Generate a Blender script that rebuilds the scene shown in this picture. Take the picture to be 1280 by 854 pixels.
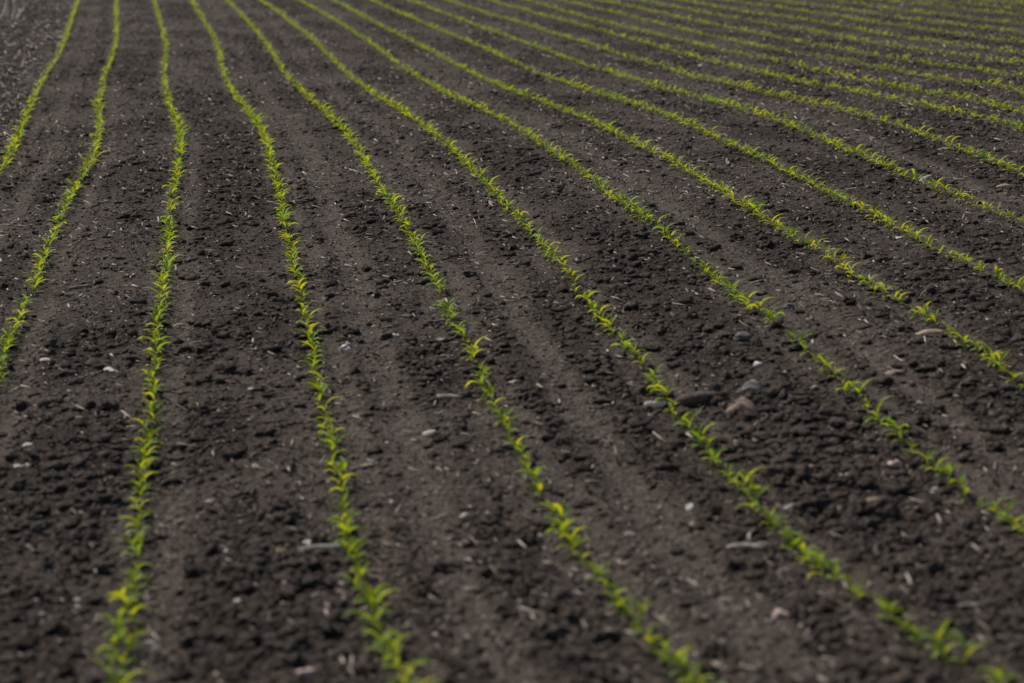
import bpy, math, random
import numpy as np
from mathutils import Matrix, Vector

for o in list(bpy.data.objects):
    bpy.data.objects.remove(o)
scene = bpy.context.scene
col = scene.collection
random.seed(7)
RNG = np.random.default_rng(7)

# ------------------------------------------------------------------ camera
CAM_Z = 2.1726
F_DIR = Vector((0.16982, 0.96047, -0.22059))
R_DIR = Vector((0.983285, -0.180059, -0.027019))
U_DIR = Vector((0.065671, 0.212315, 0.974992))
FPX = 2489.0                                   # focal length in pixels of a 1280 wide frame
cam_d = bpy.data.cameras.new('camera')
cam = bpy.data.objects.new('camera', cam_d)
col.objects.link(cam)
m = Matrix((R_DIR, U_DIR, -F_DIR)).transposed().to_4x4()
m.translation = (0, 0, CAM_Z)
cam.matrix_world = m
cam_d.sensor_width = 36.0
cam_d.lens = 36.0 * FPX / 1280
cam_d.clip_start = 0.1
cam_d.clip_end = 20000
cam_d.dof.use_dof = True
cam_d.dof.focus_distance = 13.8
cam_d.dof.aperture_fstop = 1.9
scene.camera = cam

# ------------------------------------------------------------------ sky and sun
SUN_AZ, SUN_EL = math.radians(-40), math.radians(53)      # azimuth from +Y towards +X
world = bpy.data.worlds.new('World')
scene.world = world
world.use_nodes = True
nt = world.node_tree
nt.nodes.clear()
sky = nt.nodes.new('ShaderNodeTexSky')
sky.sky_type = 'NISHITA'
sky.sun_disc = False
sky.sun_elevation = SUN_EL
sky.sun_rotation = SUN_AZ
sky.air_density = 1.0
sky.dust_density = 3.0
bg = nt.nodes.new('ShaderNodeBackground')
bg.inputs['Strength'].default_value = 0.07
wo = nt.nodes.new('ShaderNodeOutputWorld')
nt.links.new(sky.outputs[0], bg.inputs[0])
nt.links.new(bg.outputs[0], wo.inputs[0])
sun_d = bpy.data.lights.new('sun', 'SUN')
sun_d.energy = 3.2
sun_d.angle = math.radians(3.0)
sun_d.color = (1.0, 0.95, 0.87)
sun = bpy.data.objects.new('sun', sun_d)
col.objects.link(sun)
to_sun = Vector((math.cos(SUN_EL) * math.sin(SUN_AZ), math.cos(SUN_EL) * math.cos(SUN_AZ), math.sin(SUN_EL)))
sun.rotation_euler = to_sun.to_track_quat('Z', 'Y').to_euler()
sun.location = (0, 0, 30)
scene.view_settings.view_transform = 'Standard'
scene.view_settings.look = 'None'
scene.view_settings.gamma = 1.0
scene.view_settings.use_curve_mapping = False
scene.view_settings.exposure = 0.52

# ------------------------------------------------------------------ field survey (metres, world coordinates)
# BASE: lateral course of the sown lines against distance; ROWS: how each line strays from it; ZT: lie of the land
BASE = [-2.372, -2.389, -2.405, -2.417, -2.407, -2.398, -2.379, -2.349, -2.321, -2.294, -2.269, -2.224, -2.187, -2.157, -2.108, -2.059, -2.006, -1.973, -1.989, -2.024, -2.034, -2.029, -1.985, -1.96, -1.965, -1.985, -2.011, -2.045, -2.083, -2.122, -2.162, -2.201, -2.241, -2.281]
ROWS = {
 1: [(17.61,-0.069),(18.96,-0.082),(20.83,-0.088),(24.22,-0.091),(27.3,-0.091),(29.99,-0.1),(33.31,-0.127),(38.09,-0.161),(46.03,-0.195)],
 2: [(10.1,-0.073),(10.83,-0.085),(11.44,-0.087),(12.22,-0.086),(13.2,-0.089),(14.27,-0.096),(15.59,-0.098),(16.88,-0.087),(18.2,-0.077),(19.76,-0.077),(21.64,-0.084),(24.1,-0.089),(26.28,-0.082),(29.28,-0.07),(33.1,-0.07),(37.86,-0.084),(45.74,-0.108)],
 3: [(5.56,-0.082),(5.87,-0.071),(6.19,-0.061),(6.52,-0.054),(6.86,-0.052),(7.16,-0.054),(7.64,-0.059),(8.08,-0.063),(8.37,-0.065),(8.93,-0.066),(9.41,-0.066),(9.85,-0.065),(10.25,-0.061),(10.77,-0.06),(11.3,-0.064),(11.92,-0.069),(12.66,-0.07),(13.51,-0.07),(14.52,-0.071),(15.67,-0.073),(16.87,-0.071),(18.25,-0.064),(19.91,-0.057),(21.56,-0.058),(23.47,-0.072),(26.04,-0.077),(29.05,-0.061),(32.89,-0.051),(37.65,-0.05),(45.47,-0.04)],
 4: [(5.29,-0.017),(5.5,-0.021),(5.88,-0.031),(6.28,-0.043),(6.68,-0.047),(7.18,-0.039),(7.5,-0.031),(7.95,-0.031),(8.36,-0.036),(8.73,-0.04),(9.21,-0.04),(9.66,-0.036),(10.23,-0.032),(10.79,-0.036),(11.41,-0.043),(12.26,-0.045),(13.2,-0.043),(14.18,-0.041),(15.16,-0.042),(16.48,-0.046),(17.64,-0.046),(19.24,-0.036),(20.88,-0.029),(22.63,-0.044),(24.62,-0.062),(27.44,-0.053),(30.33,-0.032),(33.85,-0.018),(38.3,-0.008),(45.22,0.007)],
 5: [(5.02,-0.033),(5.18,-0.027),(5.45,-0.024),(5.73,-0.015),(6.03,-0.003),(6.33,-0.001),(6.48,-0.012),(6.72,-0.02),(7.03,-0.024),(7.42,-0.023),(7.8,-0.02),(7.99,-0.026),(8.24,-0.032),(8.58,-0.034),(8.9,-0.034),(9.29,-0.026),(9.71,-0.018),(10.18,-0.02),(10.7,-0.024),(11.35,-0.023),(12.01,-0.018),(12.77,-0.014),(13.28,-0.016),(14.4,-0.026),(15.75,-0.035),(17.24,-0.035),(19.26,-0.028),(20.8,-0.017),(22.27,-0.014),(24.14,-0.02),(26.52,-0.025),(29.59,-0.023),(33.33,-0.006),(38.1,0.014),(44.98,0.021)],
 6: [(4.78,-0.008),(4.93,-0.006),(5.11,-0.01),(5.23,-0.016),(5.42,-0.012),(5.6,-0.006),(5.78,-0.014),(5.95,-0.024),(6.2,-0.031),(6.52,-0.031),(6.83,-0.024),(7.17,-0.02),(7.57,-0.015),(7.81,-0.014),(8.14,-0.017),(8.48,-0.015),(8.83,-0.01),(9.1,-0.011),(9.37,-0.013),(9.77,-0.012),(10.15,-0.016),(10.56,-0.014),(11.15,0.0),(11.6,0.002),(12.01,-0.006),(12.66,0.002),(13.33,0.012),(13.94,0.004),(14.79,-0.004),(15.88,-0.001),(17.0,0.001),(18.4,-0.005),(19.49,-0.014),(21.07,-0.011),(22.81,-0.003),(24.77,-0.004),(26.88,-0.004),(29.33,-0.001),(33.41,0.02),(38.78,0.025),(44.77,-0.016)],
 7: [(6.38,0.035),(6.56,0.039),(6.72,0.037),(6.92,0.037),(7.14,0.033),(7.32,0.031),(7.7,0.039),(8.02,0.048),(8.28,0.049),(8.61,0.046),(8.86,0.043),(9.17,0.051),(9.54,0.058),(9.74,0.047),(10.1,0.039),(10.46,0.038),(10.77,0.038),(11.27,0.046),(11.67,0.057),(12.41,0.064),(13.02,0.055),(13.5,0.044),(14.01,0.045),(14.72,0.054),(15.49,0.055),(16.21,0.035),(17.03,0.018),(18.07,0.027),(19.45,0.038),(20.4,0.037),(21.62,0.043),(23.2,0.05),(24.85,0.044),(27.03,0.044),(29.81,0.06),(32.81,0.085),(36.32,0.102),(40.31,0.092),(44.49,0.057)],
 8: [(8.31,0.059),(8.6,0.065),(8.88,0.069),(9.19,0.069),(9.42,0.061),(9.75,0.049),(10.07,0.044),(10.41,0.052),(10.99,0.063),(11.53,0.061),(12.12,0.05),(12.64,0.047),(13.21,0.053),(13.85,0.067),(14.55,0.075),(15.32,0.062),(16.21,0.038),(17.05,0.022),(18.0,0.021),(19.15,0.029),(20.11,0.029),(21.17,0.027),(22.51,0.025),(23.99,0.014),(25.53,0.015),(27.87,0.017),(30.03,-0.005),(32.83,-0.029),(36.16,-0.038),(39.59,-0.016),(43.03,0.031)],
 9: [(9.97,0.03),(10.28,0.028),(10.65,0.019),(11.02,0.007),(11.34,0.002),(11.87,0.004),(12.39,0.012),(12.84,0.024),(13.31,0.026),(13.78,0.022),(14.39,0.024),(15.07,0.028),(15.76,0.022),(16.33,0.008),(17.16,0.018),(18.2,0.043),(18.92,0.05),(20.08,0.059),(21.31,0.061),(22.39,0.042),(23.88,0.035),(25.68,0.046),(27.9,0.058),(30.47,0.056),(33.17,0.036),(36.14,0.021),(40.07,0.029),(43.74,0.045)],
 10: [(11.99,0.085),(12.39,0.06),(12.75,0.046),(13.29,0.049),(13.68,0.05),(14.17,0.048),(14.67,0.045),(15.31,0.039),(15.92,0.039),(16.38,0.052),(17.38,0.077),(18.2,0.091),(19.02,0.094),(20.04,0.094),(21.06,0.077),(21.99,0.06),(23.28,0.078),(24.66,0.093),(25.88,0.077),(27.96,0.072),(30.04,0.064),(32.33,0.045),(34.99,0.046),(38.27,0.056),(43.32,0.05)],
 11: [(13.73,0.092),(13.94,0.105),(14.22,0.121),(14.52,0.138),(14.89,0.146),(15.19,0.133),(15.49,0.129),(15.88,0.143),(16.27,0.162),(16.67,0.182),(16.92,0.19),(17.3,0.186),(17.7,0.176),(17.74,0.169),(18.16,0.163),(18.41,0.147),(18.86,0.123),(19.22,0.12),(19.84,0.131),(20.25,0.124),(20.94,0.12),(21.35,0.129),(21.99,0.118),(22.49,0.063),(22.89,0.029),(23.88,0.066),(24.23,0.102),(24.87,0.106),(25.78,0.108),(26.89,0.114),(28.21,0.135),(29.91,0.156),(31.12,0.138),(33.52,0.128),(36.15,0.114),(37.45,0.058),(42.9,0.051)],
 12: [(16.07,0.277),(16.39,0.261),(16.77,0.258),(17.08,0.236),(17.37,0.209),(17.68,0.196),(17.99,0.21),(18.46,0.224),(18.68,0.205),(18.96,0.171),(19.18,0.139),(19.48,0.134),(19.93,0.167),(20.41,0.188),(20.84,0.166),(21.21,0.134),(21.85,0.125),(22.54,0.123),(23.26,0.122),(24.12,0.135),(25.03,0.152),(26.0,0.164),(27.04,0.178),(28.12,0.197),(29.08,0.213),(30.44,0.216),(31.88,0.207),(33.23,0.198),(35.28,0.187),(37.29,0.163),(39.97,0.138)],
 13: [(17.23,-0.03),(17.51,-0.017),(17.81,-0.003),(18.06,0.008),(18.48,0.019),(18.76,0.024),(19.04,0.008),(19.28,-0.01),(19.65,-0.008),(20.17,-0.001),(20.69,-0.003),(21.24,-0.018),(21.5,-0.021),(21.99,0.014),(22.33,0.033),(22.84,0.035),(23.53,0.067),(24.16,0.101),(24.85,0.105),(25.59,0.088),(26.36,0.067),(27.17,0.052),(28.32,0.044),(29.52,0.041),(30.57,0.033),(32.27,0.017),(34.29,0.01),(36.47,0.017),(39.07,0.051),(41.98,0.12)],
 14: [(18.88,-0.014),(19.41,0.028),(19.67,0.021),(20.09,0.009),(20.52,0.0),(20.89,-0.014),(21.34,-0.008),(21.9,0.009),(22.4,0.009),(23.05,0.009),(23.55,0.016),(23.98,0.013),(25.13,0.003),(26.23,-0.014),(27.41,-0.048),(28.66,-0.081),(30.26,-0.091),(31.95,-0.075),(34.18,-0.035),(36.39,0.011),(38.8,0.025),(41.57,-0.015)],
 15: [(20.56,-0.006),(20.93,-0.029),(21.21,-0.044),(21.68,-0.033),(22.17,-0.029),(22.49,-0.046),(23.02,-0.054),(23.59,-0.051),(24.16,-0.064),(24.52,-0.094),(25.13,-0.11),(25.76,-0.1),(26.55,-0.084),(27.42,-0.087),(28.33,-0.102),(29.78,-0.092),(31.46,-0.077),(32.94,-0.089),(34.71,-0.087),(36.06,-0.036),(38.49,-0.007),(40.5,-0.08)],
 16: [(22.22,-0.047),(22.83,-0.068),(23.26,-0.055),(23.96,-0.046),(24.53,-0.064),(25.28,-0.08),(25.68,-0.091),(26.49,-0.101),(27.08,-0.114),(27.96,-0.086),(29.73,-0.033),(30.96,-0.032),(32.43,-0.051),(34.0,-0.074),(35.49,-0.104),(37.47,-0.096),(40.5,-0.055)],
 17: [(23.6,-0.134),(24.36,-0.104),(24.9,-0.107),(25.41,-0.113),(25.93,-0.111),(26.64,-0.129),(27.1,-0.155),(27.78,-0.144),(28.73,-0.124),(29.51,-0.094),(30.42,-0.03),(32.08,-0.004),(34.02,-0.072),(35.62,-0.144),(37.66,-0.137),(39.35,-0.11)],
 18: [(25.76,-0.028),(26.52,-0.04),(27.11,-0.055),(27.71,-0.06),(28.48,-0.04),(29.24,-0.03),(29.95,-0.058),(30.79,-0.081),(31.48,-0.076),(32.55,-0.031),(33.94,0.007),(35.28,-0.004),(36.91,-0.039),(39.32,-0.103)],
 19: [(27.22,0.006),(28.04,-0.014),(28.72,-0.038),(29.56,-0.065),(30.52,-0.091),(31.84,-0.09),(32.81,-0.056),(34.78,-0.025),(36.24,-0.045),(37.73,-0.09)],
 20: [(28.94,-0.007),(30.16,-0.041),(31.91,-0.015),(33.27,-0.043),(34.45,-0.061),(36.56,0.069)],
 21: [(31.04,0.164),(32.38,0.141),(34.49,0.147),(36.45,0.065)],
}
ZT = [[0.033,0.044,0.024,-0.025,-0.058],[-0.061,-0.049,-0.077,-0.06,-0.043],[-0.145,-0.164,-0.147,-0.071,-0.029],[-0.189,-0.192,-0.102,-0.049,-0.018],[-0.18,-0.142,-0.044,-0.03,-0.003],[-0.137,-0.068,-0.034,-0.032,0.031],[-0.1,-0.03,-0.013,-0.007,0.088],[-0.087,-0.049,-0.009,0.064,0.149],[-0.074,-0.075,-0.06,-0.02,0.148],[-0.049,-0.09,-0.133,-0.073,0.018],[-0.016,-0.077,-0.129,-0.139,-0.058],[0.019,-0.045,-0.125,-0.156,-0.109],[0.045,-0.016,-0.095,-0.13,-0.151],[0.057,0.004,-0.056,-0.103,-0.148],[0.06,0.019,-0.026,-0.073,-0.122],[0.061,0.033,0.0,-0.042,-0.088]]
# camera: H 2.1726 pitch 0.22242 roll -0.02771 f=[0.1698192478975599, 0.9604692953062405, -0.22059047082193028] r=[0.9832847021863114, -0.18005873417457235, -0.027019376266443282] u=[0.06567052222941464, 0.21231482525105136, 0.9749922038092056]
ITEMS = [
 ('straw',2.735,8.66,.055,75,'grey','grey husk stem standing up beside the curled grey husk'),
 ('stalk',-2.417,35.636,0.220,35,'pale','pale stalk lying slanted across the middle of the stubble'),
 ('stalk',-2.143,32.618,0.177,-30,'white','short bright stalk lying under the stubble at left'),
 ('stalk',-2.189,35.170,0.191,60,'pale','pale stalk propped up at the foot of the stubble'),
 ('straw',-2.115,38.156,0.192,15,'white','thin white straw right of the stubble beside the first row'),
 ('stalk',-2.057,30.411,0.212,25,'pale','slanting pale stalk just above the long dry stalk'),
 ('straw',-2.000,33.617,0.156,-40,'pale','thin pale straw lying right of the stubble foot'),
 ('straw',-1.698,26.701,0.166,-35,'pale','pale straw slanting below the blue grey stone'),
 ('stub',-2.74,41.2,.26,70,'white','pale stalk stub leaning right low at the left of the stubble'),
 ('stub',-2.48,42.3,.28,95,'white','grey stalk stub standing near the right end of the stubble'),
 ('stalk',-2.30,37.4,.30,20,'pale','dry stalk lying on the ground just below the stubble'),
 ('straw',1.460,21.006,0.151,5,'white','bright white straw lying flat between fourth and fifth rows, upper left'),
 ('chip',1.690,36.271,0.129,10,'pale'),
 ('chip',0.885,35.821,0.084,0,'pale'),
 ('chip',-0.396,28.453,0.067,20,'pale'),
 ('stalk',-1.938,29.011,0.293,-2,'pale','pale dry stalk lying at the left edge beside the first row'),
 ('stub',-2.362,39.230,0.197,55,'white','bright broken stalk stub tilting right in the top left stubble'),
 ('stub',-2.549,44.406,0.309,85,'white','upright dry stalk stub at the right end of the stubble'),
 ('stub',-2.652,40.353,0.312,85,'white','grey upright stalk stub in the middle of the stubble'),
 ('stub',-2.497,39.777,0.307,75,'white','thin grey stalk stub leaning among the stubble'),
 ('stub',-2.337,33.740,0.209,-60,'white','dark stalk stub leaning left low in the stubble'),
 ('stub',-2.710,39.603,0.138,60,'white','short pale stalk stub at the left edge of the stubble'),
 ('stub',-2.910,46.272,0.250,100,'white','pale stalk stub behind the others at the top edge'),
 ('stalk',-2.175,31.367,0.109,40,'pale','short pale stalk piece lying below the stubble'),
 ('stone',-1.828,27.706,0.129,0,'grey','blue grey stone at the left edge beneath the dry stalk'),
 ('straw',-0.440,33.782,0.119,40,'pale'),
 ('chip',-1.833,33.073,0.064,30,'tan'),
 ('chip',-1.907,40.370,0.078,0,'grey'),
 ('straw',-1.096,14.547,0.075,10,'white','white stick poking in at the left edge below the first row'),
 ('straw',1.488,16.680,0.067,70,'pale'),
 ('straw',1.129,14.384,0.041,85,'pale'),
 ('straw',1.173,13.910,0.039,80,'pale'),
 ('chip',5.973,25.848,0.074,-60,'white'),
 ('straw',5.439,23.337,0.134,35,'pale'),
 ('straw',4.022,18.855,0.194,5,'pale'),
 ('straw',2.088,18.631,0.181,0,'dark'),
 ('straw',3.157,14.528,0.060,-10,'pale'),
 ('stone',6.929,24.692,0.102,0,'pale','pale flat stone between the eleventh and twelfth rows'),
 ('husk',5.634,13.965,0.125,35,'white','bright white husk sliver standing tilted in the tenth row'),
 ('husk',4.949,13.659,0.075,-5,'tan','orange tan husk scrap just above the ninth row'),
 ('husk',6.364,15.324,0.131,-5,'tan','flat tan husk scrap just below the eleventh row'),
 ('husk',6.021,13.421,0.104,-8,'tan','long tan husk resting on a dark clod at the right edge'),
 ('straw',6.132,18.792,0.110,25,'pale'),
 ('chip',8.476,21.084,0.071,0,'grey'),
 ('chip',9.351,26.315,0.066,40,'grey'),
 ('straw',5.212,14.043,0.054,75,'pale'),
 ('straw',5.009,13.997,0.053,60,'pale'),
 ('straw',7.115,16.022,0.082,35,'pale'),
 ('straw',7.041,16.675,0.085,30,'pale'),
 ('straw',5.964,15.304,0.085,20,'pale'),
 ('straw',-0.623,12.927,0.072,-45,'pale'),
 ('stalk',-0.491,11.936,0.095,12,'pale','pale stalk piece lying flat between the second and third rows'),
 ('stone',-0.451,11.629,0.033,0,'pale'),
 ('chip',-0.485,11.707,0.028,60,'white'),
 ('straw',-0.672,12.271,0.054,0,'dark'),
 ('husk',0.063,10.856,0.053,12,'white','white husk flake just right of the third row'),
 ('straw',-0.048,10.620,0.172,3,'pale','long pale straw crossing beneath the third row'),
 ('stone',-0.294,9.907,0.052,0,'white','flat white stone between the second and third rows'),
 ('chip',-0.617,10.235,0.058,5,'white'),
 ('stalk',-0.186,8.898,0.047,-35,'white','short white stalk piece tilting down beside the third row'),
 ('chip',-0.639,8.731,0.042,20,'white'),
 ('chip',0.563,10.165,0.029,0,'white'),
 ('straw',0.528,9.118,0.098,-25,'pale','curved pale straw between the third and fourth rows'),
 ('stone',0.376,9.340,0.035,0,'pale'),
 ('chip',0.878,10.019,0.029,0,'white'),
 ('chip',0.808,9.716,0.028,0,'white'),
 ('chip',0.010,8.489,0.028,0,'pale'),
 ('chip',-0.261,8.488,0.028,0,'pale'),
 ('straw',-1.016,13.786,0.109,3,'pale'),
 ('straw',0.557,12.147,0.059,-70,'pale'),
 ('chip',-0.975,13.107,0.026,60,'white'),
 ('straw',-0.201,12.511,0.040,80,'pale'),
 ('straw',0.209,11.928,0.043,5,'pale'),
 ('stalk',1.364,9.944,0.070,-40,'white','pale stalk with bright broken tip left of the fifth row'),
 ('stalk',1.409,10.400,0.078,-30,'dark','dark brown stalk piece touching the fifth row'),
 ('stalk',1.263,8.872,0.082,0,'white','white straight stalk lying level between fourth and fifth rows'),
 ('chip',1.285,9.191,0.046,-10,'white'),
 ('stone',0.889,9.998,0.054,10,'white','white stone just right of the fourth row'),
 ('stone',1.613,9.086,0.042,0,'tan','round beige stone just right of the fifth row'),
 ('straw',1.756,8.890,0.060,-30,'pale'),
 ('straw',1.974,11.296,0.066,50,'white'),
 ('cob',2.149,8.464,0.094,4,'white','whitish corn cob piece lying against the sixth row'),
 ('chip',2.019,8.496,0.040,25,'white'),
 ('stone',2.086,8.317,0.028,0,'pale'),
 ('straw',1.031,8.873,0.081,40,'pale'),
 ('chip',1.105,8.394,0.049,10,'white'),
 ('chip',1.031,8.370,0.021,0,'white'),
 ('chip',1.194,8.656,0.033,0,'pale'),
 ('straw',1.561,8.323,0.032,80,'pale'),
 ('straw',2.736,11.642,0.049,40,'pale'),
 ('straw',2.852,11.468,0.043,-70,'pale'),
 ('chip',1.559,10.326,0.030,0,'white'),
 ('chip',1.408,12.101,0.030,-40,'white'),
 ('straw',1.515,12.305,0.091,3,'pale'),
 ('chip',1.177,12.131,0.025,40,'white'),
 ('chip',1.099,10.493,0.022,20,'white'),
 ('log',2.346,8.461,0.167,3,'dark','weathered brown stalk log between the sixth and seventh rows'),
 ('chip',2.584,8.390,0.080,5,'grey','curled grey husk just behind the crumpled tan husk'),
 ('husk',2.465,8.122,0.095,-55,'tan','crumpled tan husk bending over clods between sixth and seventh rows'),
 ('stone',2.775,8.945,0.042,0,'white','white stone flake above the curled grey husk'),
 ('husk',3.754,9.214,0.124,-25,'tan','arched tan husk left of the eighth row at right'),
 ('husk',3.353,8.639,0.079,-8,'tan','flat tan husk between the seventh and eighth rows'),
 ('stone',4.573,11.751,0.045,0,'white','white pebble left of the ninth row'),
 ('straw',5.020,11.166,0.204,6,'pale','long pale straw lying right of the ninth row'),
 ('straw',3.474,8.498,0.056,-70,'pale'),
 ('straw',3.509,8.251,0.054,50,'pale'),
 ('straw',3.491,7.994,0.049,55,'pale'),
 ('stone',2.911,8.507,0.026,0,'pale'),
 ('straw',3.662,9.926,0.060,40,'pale'),
 ('straw',2.771,9.515,0.061,30,'pale'),
 ('stone',2.847,9.434,0.081,-5,'grey','wide grey stone between the sixth and seventh rows'),
 ('straw',3.600,11.738,0.045,60,'pale'),
 ('stone',3.283,10.023,0.056,0,'grey','grey stone just above the seventh row'),
 ('straw',3.545,8.461,0.030,70,'pale'),
 ('chip',4.623,11.245,0.044,-50,'white'),
 ('straw',3.615,9.076,0.095,20,'pale'),
 ('chip',2.454,8.279,0.050,-50,'grey'),
 ('stone',2.665,8.232,0.032,0,'grey'),
 ('stone',0.126,7.687,0.041,0,'tan','pale pinkish stone between the third and fourth rows'),
 ('chip',0.000,7.509,0.043,25,'tan'),
 ('chip',-0.547,7.998,0.033,-75,'pale'),
 ('stone',-0.660,8.426,0.034,0,'pale'),
 ('stone',-0.616,8.413,0.031,0,'pale'),
 ('chip',0.368,6.960,0.055,8,'yellow','yellowish cob chip beside the grey stalk near the fourth row'),
 ('stalk',0.495,6.941,0.123,-28,'grey','grey broken stalk with pale split end left of the fourth row'),
 ('chip',0.454,7.054,0.047,-50,'white','white split husk end on the grey broken stalk'),
 ('straw',0.373,6.820,0.040,65,'pale'),
 ('chip',0.156,7.026,0.029,80,'white'),
 ('chip',0.171,6.396,0.035,-60,'white'),
 ('chip',0.437,6.427,0.030,30,'pale'),
 ('stone',-0.481,6.438,0.027,0,'pale'),
 ('stone',-0.361,6.590,0.027,0,'pale'),
 ('stone',-0.477,6.976,0.020,0,'white'),
 ('stone',0.332,5.482,0.056,5,'tan','pale pink stone at the bottom edge left of fourth row'),
 ('chip',-0.298,6.117,0.031,-60,'pale'),
 ('stone',-0.122,6.040,0.035,0,'pale'),
 ('straw',0.485,7.716,0.045,60,'pale'),
 ('chip',0.344,7.519,0.063,20,'pale'),
 ('straw',-0.607,6.822,0.050,-10,'dark'),
 ('straw',-0.322,8.067,0.040,70,'pale'),
 ('chip',1.128,7.724,0.029,80,'yellow','yellowish white chip standing between fourth and fifth rows'),
 ('chip',1.068,7.197,0.034,-30,'white'),
 ('stalk',1.096,6.532,0.062,50,'pale','pale round stalk stub lying tilted left of the fifth row'),
 ('straw',1.112,6.947,0.071,30,'pale'),
 ('chip',1.628,6.804,0.041,0,'white'),
 ('straw',1.579,7.232,0.037,50,'pale'),
 ('stone',0.791,8.022,0.034,0,'pale'),
 ('chip',0.753,6.523,0.025,80,'pale'),
 ('chip',0.953,6.367,0.038,-5,'grey'),
 ('stone',0.493,5.679,0.034,5,'tan','tan stone beside the lower end of the fourth row'),
 ('chip',0.540,5.646,0.048,-20,'pale'),
 ('straw',0.855,6.589,0.073,60,'dark'),
 ('chip',0.936,5.828,0.040,0,'grey'),
 ('chip',1.193,6.207,0.029,20,'pale'),
 ('straw',1.293,5.528,0.068,5,'pale'),
 ('chip',0.726,6.142,0.037,25,'pale'),
 ('stalk',1.976,6.513,0.091,-10,'white','white stalk sliver lying level left of the sixth row'),
 ('stone',1.853,5.710,0.048,10,'tan','pale pink stone below the white stalk sliver'),
 ('stone',2.831,7.296,0.071,-5,'tan','tan oblong stone left of the seventh row'),
 ('cob',2.613,6.868,0.088,-5,'tan','weathered tan cob piece resting on a big dark clod'),
 ('stone',2.291,6.966,0.037,0,'white'),
 ('chip',2.460,6.884,0.036,35,'white'),
 ('chip',2.512,7.364,0.051,-5,'tan'),
 ('stone',2.896,7.020,0.028,0,'white'),
 ('stone',2.507,6.333,0.028,0,'pale'),
 ('stone',2.027,5.233,0.033,0,'tan'),
 ('chip',1.704,5.856,0.033,-50,'pale'),
 ('chip',1.591,5.477,0.029,0,'pale'),
 ('husk',2.033,5.585,0.055,20,'pale'),
 ('stalk',2.424,5.584,0.060,-55,'grey'),
 ('stalk',2.467,5.475,0.050,-80,'grey'),
 ('straw',2.724,6.558,0.047,80,'pale'),
 ('straw',2.327,6.567,0.046,40,'pale'),
 ('chip',1.910,7.022,0.043,60,'white')]
CLODS = [(0.25,10.47,0.051), (0.33,10.68,0.048), (0.18,9.59,0.059), (0.28,9.69,0.079), (0.42,10.84,0.044), (0.15,10.15,0.062), (0.42,9.33,0.050), (-0.30,9.22,0.075), (-0.70,9.40,0.076), (-0.61,10.52,0.068), (0.28,8.37,0.048), (0.99,10.13,0.050), (0.97,10.34,0.060), (1.25,8.40,0.064), (1.13,8.26,0.049), (1.20,9.41,0.059), (2.06,10.74,0.054), (2.53,9.78,0.066), (2.12,9.33,0.039), (1.79,11.45,0.066), (2.28,9.12,0.039), (3.66,9.32,0.073), (3.60,9.96,0.073), (4.16,10.46,0.072), (3.69,11.70,0.089), (2.74,8.63,0.149), (2.71,8.42,0.124), (3.30,8.01,0.070), (3.18,7.86,0.062), (2.77,7.69,0.054), (2.37,6.88,0.109), (2.43,7.27,0.108), (2.57,6.76,0.120), (2.79,7.10,0.063), (2.58,6.39,0.068), (-0.45,6.71,0.061), (0.27,6.07,0.051), (0.12,5.97,0.075), (0.02,5.77,0.058), (-0.50,6.09,0.066), (0.40,7.36,0.104), (1.19,5.57,0.068), (1.00,5.53,0.048), (1.96,7.73,0.080), (1.98,7.53,0.078), (1.54,7.24,0.056), (1.13,5.24,0.060), (2.29,7.92,0.061), (2.69,9.73,0.058), (2.63,9.24,0.063), (2.57,8.80,0.068), (2.93,9.83,0.059), (2.88,9.31,0.064), (2.75,8.01,0.056), (2.56,7.82,0.061), (2.54,7.21,0.057), (2.40,6.63,0.059), (2.79,6.82,0.061), (2.79,6.30,0.062), (2.58,6.16,0.061), (2.65,8.10,0.056), (2.47,9.30,0.055), (2.46,8.92,0.053), (2.09,7.24,0.050), (-0.68,29.19,0.091), (10.13,25.52,0.107), (11.24,26.83,0.079)]
LY0, LY1 = math.log(4.5), math.log(75.0)
KY = np.linspace(0, 1, len(BASE))
SPACING = 0.76


def tlog(Y):
    return (np.log(np.clip(Y, 4.5, 75.0)) - LY0) / (LY1 - LY0)


def make_terrain():
    zt = np.array(ZT)
    kx = np.array([-3.0, 0, 3.5, 8, 14])
    ky = np.linspace(0, 1, zt.shape[0])
    gy = np.linspace(0, 1, 121)
    gx = np.linspace(-10, 26, 145)
    A = np.array([np.interp(gy, ky, zt[:, j]) for j in range(5)]).T
    L = np.array([np.interp(gx, kx, A[i]) for i in range(len(gy))])
    for _ in range(10):
        q = np.pad(L, ((1, 1), (0, 0)), 'edge'); L = .25 * q[:-2] + .5 * q[1:-1] + .25 * q[2:]
        q = np.pad(L, ((0, 0), (1, 1)), 'edge'); L = .25 * q[:, :-2] + .5 * q[:, 1:-1] + .25 * q[:, 2:]
    return L


LAT = make_terrain()


def bil(G, v, u):
    v = np.clip(v, 0, G.shape[0] - 1.001); u = np.clip(u, 0, G.shape[1] - 1.001)
    i = v.astype(int); j = u.astype(int); a = v - i; b = u - j
    return G[i, j] * (1 - a) * (1 - b) + G[i + 1, j] * a * (1 - b) + G[i, j + 1] * (1 - a) * b + G[i + 1, j + 1] * a * b


def terrain(X, Y):
    return bil(LAT, tlog(Y) * 120, (X + 10) / 36 * 144)


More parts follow.
